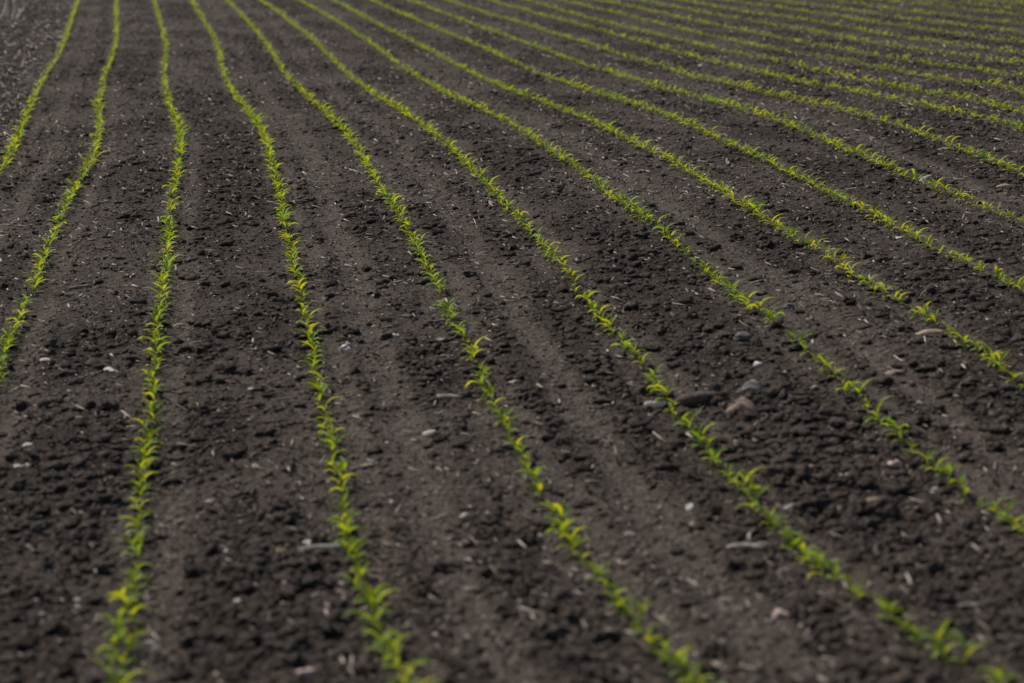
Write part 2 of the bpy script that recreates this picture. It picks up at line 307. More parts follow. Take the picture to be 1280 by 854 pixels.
# stray of every line, as a lattice over (log distance, line number -6 .. 60)
NL0, NL1 = -6, 60
_g = np.linspace(0, 1, 241)
OFF = np.zeros((241, NL1 - NL0 + 1))
for _n, _t in ROWS.items():
    _a = np.array(_t)
    OFF[:, _n - NL0] = np.interp(_g, tlog(_a[:, 0]), _a[:, 1])
for _n in range(NL0, 1):
    OFF[:, _n - NL0] = OFF[:, 1 - NL0]
for _n in range(22, NL1 + 1):
    OFF[:, _n - NL0] = OFF[:, 21 - NL0] * 0.6


def base_x(Y):
    return np.interp(tlog(Y), KY, BASE)


def row_x(n, Y):
    return base_x(Y) + SPACING * n + np.interp(tlog(Y), _g, OFF[:, n - NL0])


def line_coord(X, Y):
    b = base_x(Y)
    nf = (X - b) / SPACING
    v = tlog(Y) * 240
    for _ in range(2):
        nf = (X - b - bil(OFF, v, np.clip(nf, NL0, NL1) - NL0)) / SPACING
    return nf


# ------------------------------------------------------------------ noise
def _hash(ix, iy, s):
    n = (ix.astype(np.uint64) * np.uint64(374761393) + iy.astype(np.uint64) * np.uint64(668265263) + np.uint64(s * 974634777)) & np.uint64(0xffffffff)
    n = ((n ^ (n >> np.uint64(13))) * np.uint64(1274126177)) & np.uint64(0xffffffff)
    n = ((n ^ (n >> np.uint64(15))) * np.uint64(2246822519)) & np.uint64(0xffffffff)
    return (n ^ (n >> np.uint64(16))).astype(np.float64) / 4294967296.0


def gn(x, y, s=0):
    """gradient noise, about -0.7 .. 0.7"""
    x0 = np.floor(x); y0 = np.floor(y)
    fx = x - x0; fy = y - y0
    ix = x0.astype(np.int64) + 100000; iy = y0.astype(np.int64) + 100000
    u = fx * fx * fx * (fx * (fx * 6 - 15) + 10); v = fy * fy * fy * (fy * (fy * 6 - 15) + 10)
    def g(dx, dy):
        a = _hash(ix + dx, iy + dy, s) * 6.2831853
        return np.cos(a) * (fx - dx) + np.sin(a) * (fy - dy)
    n0 = g(0, 0) * (1 - u) + g(1, 0) * u
    n1 = g(0, 1) * (1 - u) + g(1, 1) * u
    return n0 * (1 - v) + n1 * v


def sstep(a, b, x):
    t = np.clip((x - a) / (b - a), 0, 1)
    return t * t * (3 - 2 * t)


def bump_band(x, c, w, soft):
    return sstep(c - w - soft, c - w + soft, x) * (1 - sstep(c + w - soft, c + w + soft, x))


TRACKS = {4: .43, 5: .48, 7: .40, 10: .45, 13: .5, 1: .45, 16: .45, 19: .5}      # strips run over by a tyre: where its middle lies


def soil_state(X, Y):
    """how cloddy the soil is (0 smooth crust .. 1 rough), and the drop of pressed bands"""
    nf = line_coord(X, Y)
    n = np.floor(nf); s = nf - n
    wob = gn(X * 1.7, Y * .55, 3) * .10
    s2 = s + wob * .6
    fade = 1 - .45 * sstep(14, 30, Y)
    press = bump_band(s2, .135, .07, .05) * fade * (.55 + .45 * sstep(-.3, .25, gn(X * 2.2, Y * 1.4, 9)))                      # band beside the seed line
    press2 = bump_band(s2, .90, .045, .05) * .6
    track = np.zeros_like(X)
    for k, c in TRACKS.items():
        track = np.maximum(track, np.where(n == k, bump_band(s2, c, .12, .08) * fade, 0))
    patch = sstep(-.25, .3, gn(X * .9, Y * .45, 5) + .6 * gn(X * 2.3, Y * 1.1, 6))
    rough = (.45 + .55 * patch) * (1 - .80 * press) * (1 - .6 * press2) * (1 - .82 * track * (.75 + .25 * patch))
    heavy = np.where(n == 6, sstep(4.9, 6.2, Y) * (1 - sstep(10.5, 13, Y)), 0) * bump_band(s, .52, .36, .1)
    rough = np.clip(rough + .3 * heavy + .35 * (nf < .55), 0, 1.35)
    drop = -.014 * press - .006 * press2 - .020 * track + .012 * bump_band(s, .55, .3, .15)
    return rough, drop, n, s


def ground_z(X, Y, fine=True, lod=None):
    X = np.asarray(X, float); Y = np.asarray(Y, float)
    rough, drop, n, s = soil_state(X, Y)
    near = 1 - sstep(60, 120, np.hypot(X, Y))
    z = terrain(X, Y) + drop * near + .012 * gn(X * 1.3, Y * 1.3, 11) * near
    if fine:
        A = (.0065 + .0115 * rough) * near
        b1 = np.abs(gn(X / .095, Y / .095, 21)); b2 = np.abs(gn(X / .046 + 3.3, Y / .046, 22)); b3 = gn(X / .022, Y / .022, 23)
        if lod is None:
            lod = np.full_like(X, .005)
        z = z + A * (0.65 * b1 + 0.9 * b2 * (1 - .5 * sstep(.02, .06, lod)) + .95 * b3 * (1 - .6 * sstep(.008, .03, lod)) - .42)
    return z


def gz(x, y):
    return float(ground_z(np.array([x]), np.array([y]))[0])


def project(X, Y, Z):
    X = np.asarray(X, float); Y = np.asarray(Y, float); d = np.asarray(Z, float) - CAM_Z
    zc = X * F_DIR.x + Y * F_DIR.y + d * F_DIR.z
    zz = np.where(zc > .1, zc, .1)
    px = 640 + FPX * (X * R_DIR.x + Y * R_DIR.y + d * R_DIR.z) / zz
    py = 427 - FPX * (X * U_DIR.x + Y * U_DIR.y + d * U_DIR.z) / zz
    return px, py, zc


# ------------------------------------------------------------------ materials
def new_mat(name):
    mt = bpy.data.materials.new(name)
    mt.use_nodes = True
    t = mt.node_tree
    t.nodes.clear()
    out = t.nodes.new('ShaderNodeOutputMaterial')
    return mt, t, out


def nd(t, typ, **kw):
    n = t.nodes.new(typ)
    for k, v in kw.items():
        if k in n.inputs:
            n.inputs[k].default_value = v
        else:
            setattr(n, k, v)
    return n


def noise_node(t, vec, scale, detail=3.0, rough=.6):
    n = nd(t, 'ShaderNodeTexNoise', Scale=scale, Detail=detail, Roughness=rough)
    t.links.new(vec, n.inputs['Vector'])
    return n.outputs['Fac']


def ramp(t, fac, stops):
    r = nd(t, 'ShaderNodeValToRGB')
    e = r.color_ramp.elements
    while len(e) < len(stops):
        e.new(.5)
    for i, (p, c) in enumerate(stops):
        e[i].position = p
        e[i].color = (*c, 1) if len(c) == 3 else c
    t.links.new(fac, r.inputs[0])
    return r.outputs[0]


def mixc(t, fac, a, b, mode='MIX'):
    n = nd(t, 'ShaderNodeMix', data_type='RGBA', blend_type=mode)
    for i, v in ((0, fac), (6, a), (7, b)):
        if isinstance(v, (int, float)):
            n.inputs[i].default_value = v
        elif isinstance(v, tuple):
            n.inputs[i].default_value = (*v, 1)
        else:
            t.links.new(v, n.inputs[i])
    return n.outputs[2]


def math_n(t, op, a, b=0.0):
    n = nd(t, 'ShaderNodeMath', operation=op)
    for i, v in enumerate((a, b)):
        if isinstance(v, (int, float)):
            n.inputs[i].default_value = v
        else:
            t.links.new(v, n.inputs[i])
    return n.outputs[0]


def soil_material(name, clod=False):
    mt, t, out = new_mat(name)
    pos = nd(t, 'ShaderNodeNewGeometry').outputs['Position']
    big = noise_node(t, pos, 1.1, 3)
    mid = noise_node(t, pos, 17, 5, .75)
    crumb = noise_node(t, pos, 70, 4, .7)
    grain = noise_node(t, pos, 320, 2, .6)
    dry = ramp(t, mid, [(.3, (.046, .0375, .0320)), (.7, (.128, .1065, .0915))])
    moist = ramp(t, mid, [(.3, (.022, .0174, .0148)), (.7, (.072, .0588, .0500))])
    if clod:
        fac = math_n(t, 'MULTIPLY_ADD', big, .5)
        fac.node.inputs[2].default_value = .25
    else:
        at = nd(t, 'ShaderNodeAttribute', attribute_name='rough').outputs['Fac']
        fac = math_n(t, 'ADD', math_n(t, 'MULTIPLY', math_n(t, 'SUBTRACT', at, .2), 1.6), math_n(t, 'MULTIPLY', math_n(t, 'SUBTRACT', big, .5), 1.2))
    c = mixc(t, fac, dry, moist)
    fl = ramp(t, crumb, [(.34, (.42, .40, .39)), (.50, (1, 1, 1)), (.64, (1.6, 1.57, 1.55))])
    c = mixc(t, 1.0, c, fl, 'MULTIPLY')
    gl = ramp(t, grain, [(.3, (.55, .55, .55)), (.65, (1.2, 1.2, 1.2))])
    c = mixc(t, .8, c, gl, 'MULTIPLY')
    b = nd(t, 'ShaderNodeBsdfPrincipled', Roughness=.92)
    b.inputs['Specular IOR Level'].default_value = .04
    t.links.new(c, b.inputs['Base Color'])
    lumpy = noise_node(t, pos, 26, 3, .7)
    h = math_n(t, 'ADD', math_n(t, 'MULTIPLY', crumb, .8), math_n(t, 'MULTIPLY', grain, .25))
    h = math_n(t, 'ADD', h, math_n(t, 'MULTIPLY', lumpy, .8 if clod else 2.6))
    bp = nd(t, 'ShaderNodeBump', Strength=1.0, Distance=.018)
    t.links.new(h, bp.inputs['Height'])
    t.links.new(bp.outputs[0], b.inputs['Normal'])
    t.links.new(b.outputs[0], out.inputs[0])
    return mt


M_SOIL = soil_material('soil')
M_CLOD = soil_material('soil_clod', True)


def leaf_material():
    mt, t, out = new_mat('maize_leaf')
    oi = nd(t, 'ShaderNodeObjectInfo').outputs['Random']
    tint = nd(t, 'ShaderNodeAttribute', attribute_name='tint').outputs['Fac']
    al = nd(t, 'ShaderNodeAttribute', attribute_name='along').outputs['Fac']
    ac = nd(t, 'ShaderNodeAttribute', attribute_name='across').outputs['Fac']
    r = math_n(t, 'FRACT', math_n(t, 'ADD', oi, tint))
    pos = nd(t, 'ShaderNodeNewGeometry').outputs['Position']
    nz = noise_node(t, pos, 45, 2)
    base = ramp(t, r, [(0, (.05, .12, .025)), (.4, (.11, .195, .024)), (1, (.22, .25, .026))])
    base = mixc(t, math_n(t, 'MULTIPLY', nz, .5), base, (.05, .10, .018))
    young = ramp(t, al, [(0, (.24, .28, .04)), (.35, (.13, .20, .022)), (.85, (.11, .18, .022)), (1, (.22, .21, .03))])
    base = mixc(t, .5, base, young)
    rib = ramp(t, ac, [(0, (1, 1, 1)), (.10, (1, 1, 1)), (.2, (0, 0, 0))])
    base = mixc(t, math_n(t, 'MULTIPLY', rib, .45), base, (.20, .26, .07))
    trans = ramp(t, r, [(0, (.26, .40, .018)), (.5, (.48, .52, .02)), (1, (.70, .62, .02))])
    trans = mixc(t, math_n(t, 'MULTIPLY', nz, .4), trans, (.24, .36, .012))
    b = nd(t, 'ShaderNodeBsdfPrincipled', Roughness=.5)
    b.inputs['Specular IOR Level'].default_value = .28
    t.links.new(base, b.inputs['Base Color'])
    tr = nd(t, 'ShaderNodeBsdfTranslucent')
    t.links.new(trans, tr.inputs[0])
    mx = nd(t, 'ShaderNodeMixShader')
    mx.inputs[0].default_value = .48
    t.links.new(b.outputs[0], mx.inputs[1])
    t.links.new(tr.outputs[0], mx.inputs[2])
    t.links.new(mx.outputs[0], out.inputs[0])
    return mt


M_LEAF = leaf_material()


def stem_material():
    mt, t, out = new_mat('maize_stem')
    al = nd(t, 'ShaderNodeAttribute', attribute_name='along').outputs['Fac']
    c = ramp(t, al, [(0, (.16, .07, .05)), (.35, (.17, .17, .05)), (1, (.15, .22, .04))])
    b = nd(t, 'ShaderNodeBsdfPrincipled', Roughness=.45)
    t.links.new(c, b.inputs['Base Color'])
    t.links.new(b.outputs[0], out.inputs[0])
    return mt


M_STEM = stem_material()


def dry_material(name, c0, c1, scale=60, rough=.75, stretch=False, var=False, thin=0.0):
    mt, t, out = new_mat(name)
    tc = nd(t, 'ShaderNodeTexCoord').outputs['Object']
    mp = nd(t, 'ShaderNodeMapping')
    mp.inputs['Scale'].default_value = (.12, 1, 1) if stretch else (1, 1, 1)
    t.links.new(tc, mp.inputs[0])
    n1 = noise_node(t, mp.outputs[0], scale * 3, 3)
    n2 = noise_node(t, tc, scale, 3)
    c = ramp(t, n1, [(.3, c0), (.7, c1)])
    dirt = ramp(t, n2, [(.42, (.32, .28, .26)), (.60, (1, 1, 1))])
    c = mixc(t, .4, c, dirt, 'MULTIPLY')
    if var:
        v = nd(t, 'ShaderNodeAttribute', attribute_name='tint').outputs['Fac']
        g = ramp(t, v, [(0, (.28, .24, .21)), (.5, (.95, .88, .83)), (.88, (1.7, 1.66, 1.62)), (1, (2.1, 2.1, 2.05))])
        c = mixc(t, 1.0, c, g, 'MULTIPLY')
    b = nd(t, 'ShaderNodeBsdfPrincipled', Roughness=rough)
    b.inputs['Specular IOR Level'].default_value = .25
    t.links.new(c, b.inputs['Base Color'])
    bp = nd(t, 'ShaderNodeBump', Strength=.5, Distance=.002)
    t.links.new(n1, bp.inputs['Height'])
    t.links.new(bp.outputs[0], b.inputs['Normal'])
    if thin:                                   # papery residue lets light through
        tr = nd(t, 'ShaderNodeBsdfTranslucent')
        t.links.new(c, tr.inputs[0])
        mx = nd(t, 'ShaderNodeMixShader')
        mx.inputs[0].default_value = thin
        t.links.new(b.outputs[0], mx.inputs[1])
        t.links.new(tr.outputs[0], mx.inputs[2])
        t.links.new(mx.outputs[0], out.inputs[0])
    else:
        t.links.new(b.outputs[0], out.inputs[0])
    return mt


M_DRY = {
    'white': dry_material('bleached_residue', (.55, .51, .46), (.78, .74, .68), stretch=True, thin=.5),
    'pale': dry_material('pale_residue', (.24, .205, .17), (.42, .37, .315), stretch=True, thin=.5),
    'grey': dry_material('grey_residue', (.28, .268, .26), (.46, .445, .43), stretch=True, thin=.5),
    'tan': dry_material('tan_residue', (.42, .32, .24), (.62, .50, .39), stretch=True, thin=.5),
    'dark': dry_material('dark_residue', (.11, .085, .07), (.24, .195, .165), stretch=True, thin=.5),
    'yellow': dry_material('yellow_residue', (.33, .27, .15), (.47, .40, .25), stretch=True, thin=.5),
}
M_STONE = {
    'white': dry_material('white_stone', (.42, .40, .38), (.58, .55, .52), 40),
    'pale': dry_material('pale_stone', (.27, .24, .22), (.42, .38, .355), 40),
    'grey': dry_material('grey_stone', (.075, .068, .064), (.14, .128, .12), 40),
    'tan': dry_material('tan_stone', (.32, .24, .205), (.46, .36, .31), 40),
}
M_BITS = dry_material('residue_bits', (.25, .22, .20), (.38, .34, .31), 60, var=True, thin=.35)


# ------------------------------------------------------------------ mesh helpers
def mesh_from(name, V, Fc, mat=None, smooth=True, attrs=None):
    me = bpy.data.meshes.new(name)
    V = np.asarray(V, np.float32)
    if isinstance(Fc, np.ndarray):
        k = Fc.shape[1]
        me.vertices.add(len(V)); me.vertices.foreach_set('co', V.ravel())
        me.loops.add(Fc.size); me.loops.foreach_set('vertex_index', Fc.astype(np.int32).ravel())
        me.polygons.add(len(Fc))
        me.polygons.foreach_set('loop_start', np.arange(0, Fc.size, k, dtype=np.int32))
        me.update(calc_edges=True)
    else:
        me.from_pydata([tuple(v) for v in V], [], Fc)
    if smooth:
        me.polygons.foreach_set('use_smooth', np.ones(len(me.polygons), bool))
    for k2, a in (attrs or {}).items():
        at = me.attributes.new(k2, 'FLOAT', 'POINT')
        at.data.foreach_set('value', np.asarray(a, np.float32).ravel())
    if mat:
        me.materials.append(mat)
    me.update()
    return me


def link(name, me, parent=None):
    o = bpy.data.objects.new(name, me)
    col.objects.link(o)
    if parent:
        o.parent = parent
    return o


def tag(o, label=None, cat=None, group=None, kind=None):
    for k, v in (('label', label), ('category', cat), ('group', group), ('kind', kind)):
        if v:
            o[k] = v


ONES = ['', 'first', 'second', 'third', 'fourth', 'fifth', 'sixth', 'seventh', 'eighth', 'ninth', 'tenth', 'eleventh', 'twelfth', 'thirteenth',
        'fourteenth', 'fifteenth', 'sixteenth', 'seventeenth', 'eighteenth', 'nineteenth']
TENS = {2: ('twenty', 'twentieth'), 3: ('thirty', 'thirtieth'), 4: ('forty', 'fortieth'), 5: ('fifty', 'fiftieth'), 6: ('sixty', 'sixtieth'),
        7: ('seventy', 'seventieth'), 8: ('eighty', 'eightieth'), 9: ('ninety', 'ninetieth')}


def nth(n):
    if n < 20:
        return ONES[n]
    if n % 10 == 0:
        return TENS[n // 10][1]
    return TENS[n // 10][0] + '-' + ONES[n % 10]


def strip_of(x, y):
    nf = line_coord(np.array([x]), np.array([y]))[0]
    n = int(math.floor(nf))
    if n < 1:
        return 'left of the first maize row'
    return 'between %s and %s maize rows' % (nth(n), nth(n + 1))


def ico(sub):
    p = (1 + 5 ** .5) / 2
    v = [(-1, p, 0), (1, p, 0), (-1, -p, 0), (1, -p, 0), (0, -1, p), (0, 1, p), (0, -1, -p), (0, 1, -p), (p, 0, -1), (p, 0, 1), (-p, 0, -1), (-p, 0, 1)]
    f = [(0, 11, 5), (0, 5, 1), (0, 1, 7), (0, 7, 10), (0, 10, 11), (1, 5, 9), (5, 11, 4), (11, 10, 2), (10, 7, 6), (7, 1, 8), (3, 9, 4), (3, 4, 2),
         (3, 2, 6), (3, 6, 8), (3, 8, 9), (4, 9, 5), (2, 4, 11), (6, 2, 10), (8, 6, 7), (9, 8, 1)]
    v = [np.array(a, float) / np.linalg.norm(a) for a in v]
    for _ in range(sub):
        mid = {}
        nf = []
        def mp(a, b):
            k = (min(a, b), max(a, b))
            if k not in mid:
                q = v[a] + v[b]
                v.append(q / np.linalg.norm(q)); mid[k] = len(v) - 1
            return mid[k]
        for a, b, c in f:
            ab, bc, ca = mp(a, b), mp(b, c), mp(c, a)
            nf += [(a, ab, ca), (b, bc, ab), (c, ca, bc), (ab, bc, ca)]
        f = nf
    return np.array(v), np.array(f)


ICO = [ico(k) for k in range(4)]


def lump(sub, seed, flat=.62, knob=.38, fine=.14):
    """an irregular clod: unit radius, crumbly"""
    v, f = ICO[sub]
    v = v.copy()
    a, b, c = v.T
    rr = np.random.default_rng(seed)
    o = rr.uniform(-50, 50, 4)
    n = gn(a * 1.1 + o[0] + c * .7, b * 1.1 + o[1] - c * .5, seed) + gn(c * 1.2 + o[2], a * .8 - b * .8 + o[3], seed + 1)
    n2 = np.abs(gn(a * 2.8 + o[1] + c * 1.9, b * 2.8 + o[2] - c * 1.3, seed + 2)) + np.abs(gn(c * 2.8 + o[3], a * 2.1 - b * 1.9, seed + 3))
    n3 = gn(a * 6 + c * 4 + o[0], b * 6 - c * 5, seed + 4)
    rad = 1 + knob * n * 1.4 + knob * (n2 - .4) * .8 + fine * n3
    v = v * rad[:, None]
    v[:, 0] *= rr.uniform(.75, 1.45); v[:, 1] *= rr.uniform(.65, 1.2); v[:, 2] *= flat * rr.uniform(.8, 1.2)
    return v, f


# ------------------------------------------------------------------ the ground: one sheet, dense where the field is near
def make_ground():
    ax = Vector((F_DIR.x, F_DIR.y, 0)).normalized()
    lx = Vector((ax.y, -ax.x, 0))
    # distances along the view: even steps of grazing angle near, opening out to the horizon
    ang = np.linspace(math.atan(2.2 / 4.3), math.atan(2.2 / 62), 680)
    v = 2.2 / np.tan(ang)
    v = np.concatenate([[-600, -150, -50, -20, -8, -3, 0, 1.5, 2.6, 3.3, 3.8, 4.05], v, [66, 72, 80, 92, 110, 140, 190, 280, 450, 900, 2000, 6000]])
    u = np.linspace(-.31, .31, 540)
    u = np.concatenate([[-80, -30, -12, -5, -2.5, -1.4, -.9, -.65, -.5, -.42, -.37, -.34], u, [.34, .37, .42, .5, .65, .9, 1.4, 2.5, 5, 12, 30, 80]])
    VV, UU = np.meshgrid(v, u, indexing='ij')
    Wd = np.abs(VV) + 1.2
    lat = UU * Wd
    X = VV * ax.x + lat * lx.x
    Y = VV * ax.y + lat * lx.y
    # break the regular mesh up a little so that clods do not line up with it
    inner = (np.abs(UU) < .305) & (VV > 4.4) & (VV < 60)
    cell = Wd * (.62 / 540)
    X = X + np.where(inner, cell * RNG.uniform(-.35, .35, X.shape), 0)
    Y = Y + np.where(inner, cell * RNG.uniform(-.35, .35, X.shape), 0)
    x, y = X.ravel(), Y.ravel()
    z = ground_z(x, y, True, cell.ravel())
    rough = soil_state(x, y)[0]
    nv, nu = len(v), len(u)
    I = np.arange(nv * nu).reshape(nv, nu)
    q = np.stack([I[:-1, :-1], I[:-1, 1:], I[1:, 1:], I[1:, :-1]], -1).reshape(-1, 4)
    me = mesh_from('ground', np.stack([x, y, z], 1), q, M_SOIL, True, {'rough': rough})
    o = link('ground', me)
    tag(o, 'dark tilled crop field soil with clods and pressed bands', None, None, 'structure')
    # make sure it faces up
    if me.polygons[len(me.polygons) // 2].normal.z < 0:
        me.flip_normals()
    return o


make_ground()

# ------------------------------------------------------------------ maize seedlings
def leaf_geo(L, w, e0, droop, segs, cross, fold=.35, twist=0.0, side=0.0, roundtip=False):
    """one leaf from the origin, running out along +X; angles in radians"""
    t = np.linspace(0, 1, segs + 1)
    e = e0 - droop * t ** 1.25
    ds = L / segs
    em = .5 * (e[1:] + e[:-1])
    cx = np.concatenate([[0], np.cumsum(np.cos(em) * ds)])
    cz = np.concatenate([[0], np.cumsum(np.sin(em) * ds)])
    cy = side * L * t ** 2
    if roundtip:
        wt = w * np.minimum(1, .45 + 1.6 * t) * np.sqrt(np.clip(1 - np.clip((t - .55) / .45, 0, 1) ** 2.6, .01, 1))
    else:
        wt = w * np.minimum(1, .42 + 1.9 * t) * np.clip(1 - np.clip((t - .35) / .65, 0, 1) ** 1.7, .02, 1)
    c = np.linspace(-1, 1, cross)
    V = []; AL = []; AC = []
    for i in range(segs + 1):
        T = np.array([math.cos(e[i]), 0, math.sin(e[i])]); N = np.array([-math.sin(e[i]), 0, math.cos(e[i])]); B = np.array([0, 1., 0])
        a = twist * t[i]
        B2 = B * math.cos(a) + N * math.sin(a); N2 = N * math.cos(a) - B * math.sin(a)
        fo = fold * (1.6 - 1.1 * t[i])
        for k in c:
            off = .5 * wt[i] * k
            V.append(np.array([cx[i], cy[i], cz[i]]) + B2 * off * math.cos(fo) + N2 * abs(off) * math.sin(fo) + N2 * .04 * w * math.sin(9 * t[i] + 2 * k) * abs(k))
            AL.append(t[i]); AC.append(abs(k))
    Fc = []
    for i in range(segs):
        for j in range(cross - 1):
            a = i * cross + j
            Fc.append((a, a + 1, a + cross + 1, a + cross))
    return np.array(V), np.array(Fc), np.array(AL), np.array(AC)


def stem_geo(h, r, sides, lean):
    V = []; AL = []
    for i, (zz, k) in enumerate(((-.018, 1.0), (.0, 1.05), (.35 * h, .95), (.7 * h, .85), (h, .7))):
        for j in range(sides):
            a = 2 * math.pi * j / sides
            V.append((r * k * math.cos(a) + lean * max(zz, 0), r * k * .8 * math.sin(a), zz)); AL.append(max(zz, 0) / h)
    Fc = [(i * sides + j, i * sides + (j + 1) % sides, (i + 1) * sides + (j + 1) % sides, (i + 1) * sides + j) for i in range(4) for j in range(sides)]
    return np.array(V), np.array(Fc), np.array(AL)


R_ = random.Random(31)
LEAFSPEC = []      # per class a few shapes: (L, w, e0, droop, twist, side, round)
for cls in range(4):
    for k in range(8):
        u = R_.uniform
        if cls == 0:    # first, spoon shaped leaf low on the stem
            LEAFSPEC.append((cls, u(.042, .062), u(.015, .019), math.radians(u(25, 55)), math.radians(u(45, 95)), u(-.5, .5), u(-.15, .15), True))
        elif cls == 1:
            LEAFSPEC.append((cls, u(.080, .115), u(.020, .026), math.radians(u(55, 76)), math.radians(u(80, 135)), u(-.9, .9), u(-.2, .2), False))
        elif cls == 2:
            LEAFSPEC.append((cls, u(.095, .145), u(.021, .027), math.radians(u(68, 84)), math.radians(u(60, 115)), u(-.9, .9), u(-.2, .2), False))
        else:           # the young leaf in the whorl
            LEAFSPEC.append((cls, u(.060, .100), u(.015, .019), math.radians(u(74, 86)), math.radians(u(10, 55)), u(-.6, .6), u(-.1, .1), False))
LEAF_HI = []; LEAF_LO = []; LEAF_XLO = []
for (cls, L, w, e0, dr, tw, sd, rt) in LEAFSPEC:
    fold = (.25, .40, .55, .95)[cls]
    V, Fc, al, ac = leaf_geo(L, w, e0, dr, 10, 5, fold, tw, sd, rt)
    LEAF_HI.append(mesh_from('leaf', V, Fc, M_LEAF, True, {'along': al, 'across': ac, 'tint': np.zeros(len(V))}))
    LEAF_LO.append(leaf_geo(L, w, e0, dr, 5, 3, fold, tw, sd, rt))
    LEAF_XLO.append(leaf_geo(L * .9, w * 1.1, e0, dr, 3, 2, fold, tw, sd, rt))
STEM_HI = []; STEM_LO = []
for k in range(4):
    h = R_.uniform(.026, .040); ln = R_.uniform(-.15, .15)
    V, Fc, al = stem_geo(h, .0042, 8, ln)
    STEM_HI.append((mesh_from('stem', V, Fc, M_STEM, True, {'along': al}), h, ln))
    STEM_LO.append((stem_geo(h, .0042, 4, ln), h, ln))


def plan_plant(rr):
    """list of leaves: (spec index, azimuth, height share, scale)"""
    A = math.radians(rr.gauss(0, 38))                # leaves stand mostly across the row
    if rr.random() < .5:
        A += math.pi
    size = min(1.10, max(.52, rr.gauss(.84, .19)))
    lv = [(rr.randrange(8), A + rr.gauss(0, .2), .45, size)]
    lv.append((8 + rr.randrange(8), A + math.pi + rr.gauss(0, .25), .75, size * rr.uniform(.85, 1.1)))
    lv.append((16 + rr.randrange(8), A + rr.gauss(0, .3), .95, size * rr.uniform(.8, 1.1)))
    lv.append((8 + rr.randrange(8), A + rr.choice((-1, 1)) * rr.uniform(.9, 1.9), .85, size * rr.uniform(.65, .95)))
    if rr.random() < .9:
        lv.append((24 + rr.randrange(8), A + math.pi + rr.gauss(0, .5), 1.0, size * rr.uniform(.7, 1.1)))
    return lv, rr.randrange(4), size


rr = random.Random(11)
plants = []                # (row, order Y, x, y)
for n in range(1, 40):
    y = 3.2 + rr.random() * .15
    while y < 74:
        gap = min(.24, max(.04, rr.gauss(.082, .024)))
        y += gap
        if rr.random() < .05:
            continue
        x = row_x(n, y) + rr.gauss(0, .011)
        plants.append((n, x, y))
PA = np.array(plants)
ppx, ppy, pz = project(PA[:, 1], PA[:, 2], terrain(PA[:, 1], PA[:, 2]))
GAPS = [(7, 9.42, .09), (7, 9.15, .06), (6, 9.0, .07)]      # bare places in a row
keep = (pz > 3) & (ppx > -170) & (ppx < 1450) & (ppy > -40) & (ppy < 1010)
for (n, y, r0) in GAPS:
    keep &= ~((PA[:, 0] == n) & (np.abs(PA[:, 2] - y) < r0))
PA = PA[keep]; ppx = ppx[keep]; ppy = ppy[keep]; pz = pz[keep]
PZ = ground_z(PA[:, 1], PA[:, 2])
inframe = (ppx > 2) & (ppx < 1278) & (ppy > 4) & (ppy < 862)
order = np.argsort(np.where(inframe, pz, 1e9))
single = np.zeros(len(PA), bool)
single[order[:300]] = True
count = {}
for i in order[:300]:
    n = int(PA[i, 0]); count[n] = count.get(n, 0) + 1
    k = count[n]
    lv, st, size = plan_plant(rr)
    root = bpy.data.objects.new('maize_seedling', None)
    root.empty_display_size = .03
    col.objects.link(root)
    root.location = (PA[i, 1], PA[i, 2], PZ[i])
    root.rotation_euler = (rr.gauss(0, .16), rr.gauss(0, .16), 0)
    look = 'small' if size < .62 else ('large' if size > 1.0 else 'green')
    tag(root, '%s maize seedling, %s from the bottom edge in the %s row from left' % (look, nth(k), nth(n)), 'maize seedling',
        'maize seedlings in the %s row from the left' % nth(n))
    me, h, ln = STEM_HI[st]
    s = link('stem', me, root)
    s.scale = (size, size, size)
    for (si, az, hs, sc) in lv:
        lf = link('leaf', LEAF_HI[si], root)
        lf.location = (ln * h * hs * size, 0, h * hs * size)
        lf.rotation_euler = (0, 0, az)
        lf.scale = (sc, sc, sc)

# all other seedlings, too many to pick out: one mesh of the same leaves
VS = []; FS = []; AL = []; AC = []; TI = []; MI = []
nv = 0
for i in np.nonzero(~single)[0]:
    lv, st, size = plan_plant(rr)
    far = pz[i] > 24
    tilt = (rr.gauss(0, .16), rr.gauss(0, .16))
    o = np.array([PA[i, 1], PA[i, 2], PZ[i]])
    tint = .2 + .6 * rr.random() if far else rr.random()
    (sv, sf, sa), h, ln = STEM_LO[st]
    def push(v, f, a, c, mi):
        global nv
        v = v.copy()
        v[:, 0] += v[:, 2] * tilt[0]; v[:, 1] += v[:, 2] * tilt[1]
        VS.append(v + o); FS.append(f + nv); AL.append(a); AC.append(c); TI.append(np.full(len(v), tint)); MI.append(np.full(len(f), mi))
        nv += len(v)
    if not far:
        push(sv * size, sf, sa, np.ones(len(sv)), 1)
    for (si, az, hs, sc) in lv:
        v, f, a, c = (LEAF_XLO if far else LEAF_LO)[si]
        ca, sn = math.cos(az), math.sin(az)
        w = np.stack([v[:, 0] * ca - v[:, 1] * sn, v[:, 0] * sn + v[:, 1] * ca, v[:, 2]], 1) * sc
        w[:, 0] += ln * h * hs * size; w[:, 2] += h * hs * size
        push(w, f, a, c, 0)
me = mesh_from('maize_seedlings', np.concatenate(VS), np.concatenate(FS), M_LEAF, True,
               {'along': np.concatenate(AL), 'across': np.concatenate(AC), 'tint': np.concatenate(TI)})
me.materials.append(M_STEM)
me.polygons.foreach_set('material_index', np.concatenate(MI).astype(np.int32))
o = link('maize_seedlings', me)
tag(o, 'long rows of young green maize running into the distance', 'maize seedlings', None, 'stuff')

